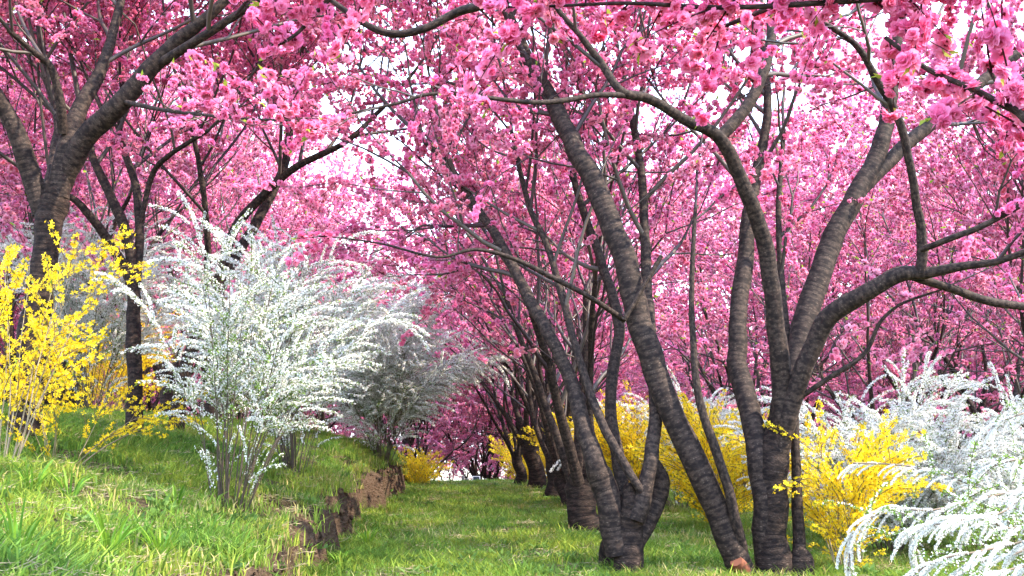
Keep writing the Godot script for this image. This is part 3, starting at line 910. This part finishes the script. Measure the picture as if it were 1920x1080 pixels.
# the near spirea whose long wands arch in from the right edge
func wands() -> void:
	var base := on_ground(at(2020, 1060, 5.2))
	var root := thing("spirea_bush", base, "near white bush with long arching wands reaching in over the forsythia", "shrub", "white flowering spirea bushes")
	var W := [
		[[1990, 890, 5.1], [1920, 915, 5.0], [1840, 935, 4.9], [1750, 956, 4.8], [1680, 955, 4.75], [1630, 972, 4.7], [1600, 1005, 4.7], [1590, 1070, 4.7]],
		[[1990, 905, 4.9], [1930, 925, 4.8], [1880, 960, 4.7], [1830, 972, 4.65], [1770, 985, 4.6], [1725, 990, 4.6], [1712, 1010, 4.6], [1730, 1060, 4.6]],
		[[2010, 960, 4.6], [1900, 990, 4.5], [1850, 975, 4.45], [1800, 975, 4.4], [1750, 985, 4.4]],
		[[1990, 1000, 4.3], [1900, 1020, 4.3], [1830, 1035, 4.2], [1760, 1050, 4.2], [1700, 1085, 4.2]],
		[[2000, 1000, 4.5], [1900, 1040, 4.4], [1850, 1050, 4.4], [1790, 1080, 4.4]],
		[[1870, 935, 5.9], [1810, 905, 5.8], [1750, 885, 5.7], [1690, 872, 5.6], [1600, 868, 5.5]],
		[[2000, 760, 5.9], [1940, 770, 5.8], [1890, 785, 5.7], [1860, 800, 5.7]],
		[[2000, 850, 5.6], [1920, 860, 5.5], [1880, 868, 5.5], [1850, 880, 5.5]],
		[[1990, 1050, 4.2], [1930, 1060, 4.2], [1870, 1075, 4.1], [1820, 1100, 4.1]],
		[[1990, 930, 4.7], [1950, 950, 4.6], [1930, 990, 4.5], [1940, 1030, 4.4]],
	]
	var xs := [[], []]
	var lf := []
	for w in W:
		var pts := [[Vector3(R(-0.05, 0.05), -0.05, R(-0.05, 0.05)), 0.009]]
		var first := at(w[0][0], w[0][1], w[0][2]) - base
		pts.append([first * 0.5 + Vector3(0.05, 0.12, 0), 0.007])
		for q in w: pts.append([at(q[0], q[1], q[2]) - base, 0.0045])
		var cu := curve(pts, 5)
		var mb := MB.new()
		mb.tube(cu[0], cu[1], 5, Color(0.12, 0.08, 0.05))
		part("stem", mb.mesh(mat.twig), root)
		var P: PackedVector3Array = cu[0]
		for i in range(9, P.size() - 1):
			var dir := (P[i + 1] - P[i]).normalized()
			var seg := P[i + 1].distance_to(P[i])
			for k in maxi(1, int(seg / 0.045)):
				var s := R(0.28, 0.42)
				var q := P[i].lerp(P[i + 1], rng.randf())
				xs[rng.randi() % 2].append(Transform3D(drooped((dir + rv() * 0.35).normalized()) * Basis.from_scale(Vector3(s * 1.4, s, s * 1.4)), q))
			if rng.randf() < 0.35:
				var s2 := R(0.5, 0.9)
				lf.append(Transform3D(drooped((rv() + Vector3(0, 0.1, 0)).normalized()) * Basis.from_scale(Vector3(s2, s2, s2)), P[i]))
	for j in 45:
		var q := at(R(1760, 2000), R(900, 1120), R(4.6, 5.4)) - base
		lf.append(Transform3D(drooped((rv() + Vector3(0, 0.5, 0)).normalized()), q))
	for k in 2:
		var cs := []
		for i in xs[k].size(): cs.append(Color.WHITE * R(0.9, 1.04))
		scatter("flower_sprays", sprays.wand[k], xs[k], cs, root)
	var cl := []
	for i in lf.size(): cl.append(Color.WHITE)
	scatter("leafy_sprays", sprays.spirea[0], lf, cl, root)

func make_grass(cnt: int, rad: float, hmin: float, hmax: float, wide: float, dry: float) -> ArrayMesh:
	var mb := MB.new()
	for i in cnt:
		var an := R(0, TAU)
		var o := Vector3(cos(an), 0, sin(an)) * rad * sqrt(rng.randf())
		var h := R(hmin, hmax)
		var la := R(0, TAU)
		var lean := Vector3(cos(la), 0, sin(la)) * h * R(0.25, 1.2)
		var w := Vector3(-sin(la), 0, cos(la)) * wide * R(0.6, 1.2)
		if rng.randf() < 0.4: w = Vector3(cos(la), 0, sin(la)) * wide * R(0.6, 1.2)
		var p1 := o + Vector3(0, h * 0.55, 0) + lean * 0.28
		var p2 := o + Vector3(0, h * R(0.75, 1.0), 0) + lean
		var g := R(0.7, 1.25)
		var col := Color(0.085 * g, 0.165 * g, 0.03 * g).lerp(Color(0.26 * g, 0.30 * g, 0.05 * g), rng.randf())
		if rng.randf() < dry: col = Color(0.36, 0.29, 0.14) * R(0.7, 1.1)
		o.y -= 0.02
		mb.tri(o - w, o + w, p1 - w * 0.8, col)
		mb.tri(o + w, p1 + w * 0.8, p1 - w * 0.8, col)
		mb.tri(p1 - w * 0.8, p1 + w * 0.8, p2, col)
	return mb.mesh(mat.leaf)
func build_grass() -> void:
	var kinds := [
		make_grass(40, 0.13, 0.02, 0.075, 0.0034, 0.1), make_grass(38, 0.13, 0.03, 0.11, 0.0037, 0.08),
		make_grass(30, 0.12, 0.04, 0.13, 0.0045, 0.08), make_grass(30, 0.13, 0.03, 0.10, 0.0037, 0.4)]
	var xs := [[], [], [], []]
	var cs := [[], [], [], []]
	for i in 42000:
		var d := 1.9 + 26.0 * pow(rng.randf(), 1.15)
		var half := 0.545 * d + 0.4
		var x := R(-half, half)
		var bs := bank_s(x, d)
		if bs > -0.02 and bs < 0.12 and rng.randf() < 0.84: continue
		if bs >= 0.12 and bs < 0.25 and rng.randf() < 0.3: continue
		var bare := bare_at(x, d)
		if bare > (0.06 if bs > 0.0 else 0.14) and rng.randf() < 0.8: continue
		var worn := exp(-pow((x - 0.05 - 0.02 * d + 0.25 * patch.get_noise_2d(d * 9.0, 3.0)) / 0.22, 2.0))
		if rng.randf() < worn * 0.55: continue
		var lush := patch.get_noise_2d(x * 28.0 + 50.0, d * 28.0)
		var k := 0
		if bs > 0.1:
			k = 2 if lush > 0.2 else (1 if lush > -0.1 else 0)
			if lush < -0.3: k = 3
			if bs < 0.4 and rng.randf() < 0.25: k = 3
		else:
			k = 0 if lush < 0.12 else 1
			if bs > -0.35 and lush > -0.1: k = 2
			if lush < -0.3 and rng.randf() < 0.7: k = 3
		if rng.randf() < 0.12: k = rng.randi() % 4
		var p := on_ground(Vector3(x, 0, -d))
		var s := R(0.75, 1.3)
		xs[k].append(Transform3D(Basis(Vector3.UP, R(0, TAU)) * Basis.from_scale(Vector3(s, s * R(0.8, 1.2), s)), p))
		var hue := clampf(0.5 + 1.4 * patch.get_noise_2d(x * 40.0 - 80.0, d * 40.0), 0, 1)
		cs[k].append(Color(0.78, 1.0, 0.85).lerp(Color(1.25, 1.2, 0.9), hue) * R(0.85, 1.15))
	var root := Node3D.new()
	root.name = "grass"
	add_child(root)
	tag(root, "bright green spring grass covering the path and the bank", "grass", "", "stuff")
	for k in 4: scatter("blades", kinds[k], xs[k], cs[k], root)
	# low broad leaved weeds, straw and a few fallen petals between the blades
	var wx := []
	var wc := []
	var lx := []
	var lc := []
	for i in 15000:
		var d := 1.9 + 22.0 * pow(rng.randf(), 1.3)
		var half := 0.545 * d + 0.4
		var x := R(-half, half)
		var p := on_ground(Vector3(x, 0, -d))
		var n := patch.get_noise_2d(x * 50.0 + 900.0, d * 50.0)
		var b := Basis(Vector3.UP, R(0, TAU))
		if n > 0.02 and rng.randf() < 0.55:
			var s := R(0.6, 1.5)
			wx.append(Transform3D(b * Basis.from_scale(Vector3(s, s * R(0.7, 1.6), s)), p + Vector3(0, 0.015, 0)))
			wc.append(Color(1, 1, 1).lerp(Color(1.3, 1.25, 1.1), rng.randf()) * R(0.7, 1.15))
		elif rng.randf() < 0.3:
			lx.append(Transform3D(b, p + Vector3(0, R(0.0, 0.03), 0)))
			lc.append(Color.WHITE * R(0.7, 1.2))
	var wm := MB.new()
	for i in 16:
		var an := R(0, TAU)
		var dir := Vector3(cos(an), R(0.1, 1.1), sin(an)).normalized()
		var g := R(0.75, 1.3)
		leaf(wm, Vector3(cos(an), 0, sin(an)) * R(0.0, 0.03), dir, R(0.025, 0.06), R(0.006, 0.013), Color(0.10 * g, 0.175 * g, 0.04 * g))
	scatter("weed_leaves", wm.mesh(mat.leaf), wx, wc, root)
	var sm := MB.new()
	for i in 14:
		var an := R(0, TAU)
		var p := Vector3(R(-0.1, 0.1), R(0, 0.03), R(-0.1, 0.1))
		leaf(sm, p, Vector3(cos(an), R(-0.1, 0.35), sin(an)).normalized(), R(0.04, 0.12), 0.0022, Color(0.42, 0.34, 0.2) * R(0.6, 1.15))
	scatter("straw", sm.mesh(mat.leaf), lx, lc, root)
	# broad leaved tufts
	var tg := "strap leaved tufts in the grass"
	var tufts := [
		[60, 930, 0.30, 22, "dark strap leaved tuft under the near forsythia canes"], [130, 945, 0.26, 20, "strap leaved tuft beside the bare soil, next to a dark one"],
		[205, 1050, 0.30, 26, "bright arching tuft on the bank below the bare soil patch"], [300, 1060, 0.26, 30, "yellow green tuft at the photo's lower edge near the bank lip"],
		[330, 960, 0.24, 22, "upright fine tuft between bare soil and white bush stems"], [30, 1060, 0.34, 22, "tall tuft in the photo's lower corner on the bank"],
		[690, 1030, 0.26, 34, "dense dark green tuft at the foot of the crumbling bank"], [640, 1068, 0.2, 30, "pale tuft at the foot of the bank, nearest the photo's lower edge"]]
	for t in tufts:
		var p := foot(t[0], t[1], 5.0)
		var o := thing("grass_tuft", p, t[4], "grass tuft", tg)
		for b in t[3]:
			var mb := MB.new()
			var an := R(0, TAU)
			var flat := Vector3(cos(an), 0, sin(an))
			var side := Vector3(-sin(an), 0, cos(an))
			var h: float = t[2] * R(0.5, 1.0)
			var arch := R(0.25, 0.95)
			var g := R(0.75, 1.2)
			var col := Color(0.10 * g, 0.24 * g, 0.03 * g).lerp(Color(0.20 * g, 0.33 * g, 0.03 * g), rng.randf())
			var prev := flat * R(0.0, 0.04)
			prev.y = -0.02
			var w0 := R(0.004, 0.0075)
			var tw := R(-0.6, 0.6)
			for s in 5:
				var u := (s + 1) / 5.0
				var nx := flat * (0.03 + arch * h * u * u * 0.8) + Vector3.UP * h * (u - 0.45 * arch * u * u)
				var sd := (side + flat * tw).normalized()
				var wa := w0 * (1.0 - 0.25 * (s / 5.0)) if s < 4 else w0 * 0.7
				var wb := w0 * (1.0 - 0.25 * u) if s < 4 else 0.0004
				if s == 3: wb = w0 * 0.7
				mb.tri(prev - sd * wa, prev + sd * wa, nx - sd * wb, col)
				mb.tri(prev + sd * wa, nx + sd * wb, nx - sd * wb, col)
				prev = nx
			part("blade", mb.mesh(mat.leaf), o)
	# crumbs of earth on the broken face of the bank
	var cl := MB.new()
	var q := []
	for i in 14:
		var y := 1.0 - 2.0 * (i + 0.5) / 14.0
		var r := sqrt(1.0 - y * y)
		q.append(Vector3(cos(2.4 * i) * r, y * 0.8, sin(2.4 * i) * r) * R(0.7, 1.2))
	for i in 14:
		for j in range(i + 1, 14):
			for k in range(j + 1, 14):
				var nrm: Vector3 = (q[j] - q[i]).cross(q[k] - q[i])
				var hull := true
				var sg := 0.0
				for m in 14:
					if m == i or m == j or m == k: continue
					var e: float = nrm.dot(q[m] - q[i])
					if sg == 0.0: sg = signf(e)
					elif signf(e) != sg: hull = false
				if hull:
					if sg < 0: cl.tri(q[i], q[k], q[j], Color.WHITE)
					else: cl.tri(q[i], q[j], q[k], Color.WHITE)
	var clod := cl.mesh(mat.ground)
	var cx := []
	var cc := []
	for i in 3200:
		var d := 3.5 + 21.0 * pow(rng.randf(), 1.3)
		var x := xl(d) + R(-0.35, 0.22)
		var bs := bank_s(x, d)
		if bs < -0.12 or bs > 0.2: continue
		var p := on_ground(Vector3(x, 0, -d))
		var s := R(0.006, 0.02) if rng.randf() < 0.85 else R(0.02, 0.045)
		cx.append(Transform3D(aim(rv()) * Basis.from_scale(Vector3(s, s, s)), p))
		cc.append(Color(0.13, 0.085, 0.06) * R(0.6, 1.5))
	var so := scatter("soil_clods", clod, cx, cc, self)
	tag(so, "loose dark soil crumbs on the broken face of the bank", "soil", "", "stuff")

func build_far_things() -> void:
	# a dark notice board on pale legs and two grey posts beyond the crest
	var b := on_ground(at(893, 905, 27.0))
	b.y = at(893, 912, 27.0).y - 0.35
	b = on_ground(b)
	var lift: float = at(893, 908, 27.0).y - b.y
	var board := thing("notice_board", b, "small dark notice board on pale legs far down the path", "sign")
	var box := func(sz: Vector3, p: Vector3, called: String, m: Material) -> void:
		var bm := BoxMesh.new()
		bm.size = sz
		bm.material = m
		var i := part(called, bm, board)
		i.position = p
	var pale := StandardMaterial3D.new()
	pale.albedo_color = Color(0.8, 0.8, 0.84)
	var dark := StandardMaterial3D.new()
	dark.albedo_color = Color(0.16, 0.2, 0.27)
	var legs := lift + 0.12
	box.call(Vector3(0.16, 0.14, 0.02), Vector3(0, legs, 0), "panel", dark)
	box.call(Vector3(0.2, 0.02, 0.03), Vector3(0, legs + 0.085, 0), "rail", pale)
	box.call(Vector3(0.025, legs + 0.08, 0.03), Vector3(-0.095, (legs + 0.07) * 0.5, 0), "leg", pale)
	box.call(Vector3(0.025, legs + 0.08, 0.03), Vector3(0.095, (legs + 0.07) * 0.5, 0), "leg", pale)
	for k in 3:
		var px: float = [868, 876, 910][k]
		var p := on_ground(at(px, 905, 26.5))
		var hh: float = at(px, [892, 897, 897][k], 26.5).y - p.y
		var mb := MB.new()
		mb.tube(PackedVector3Array([Vector3(0, -0.1, 0), Vector3(0.01, hh * 0.5, 0), Vector3(0, hh, 0)]), PackedFloat32Array([0.05, 0.045, 0.04]), 8, Color(0.2, 0.18, 0.17), bump, 0.2, 3.0, true)
		var o := part(numbered("wooden_post"), mb.mesh(mat.twig), self)
		o.position = p
		tag(o, ["taller weathered grey post beside another, far down the path", "shorter grey post between the taller post and the notice board", "grey post on the far side of the notice board"][k], "post", "posts beyond the path crest")
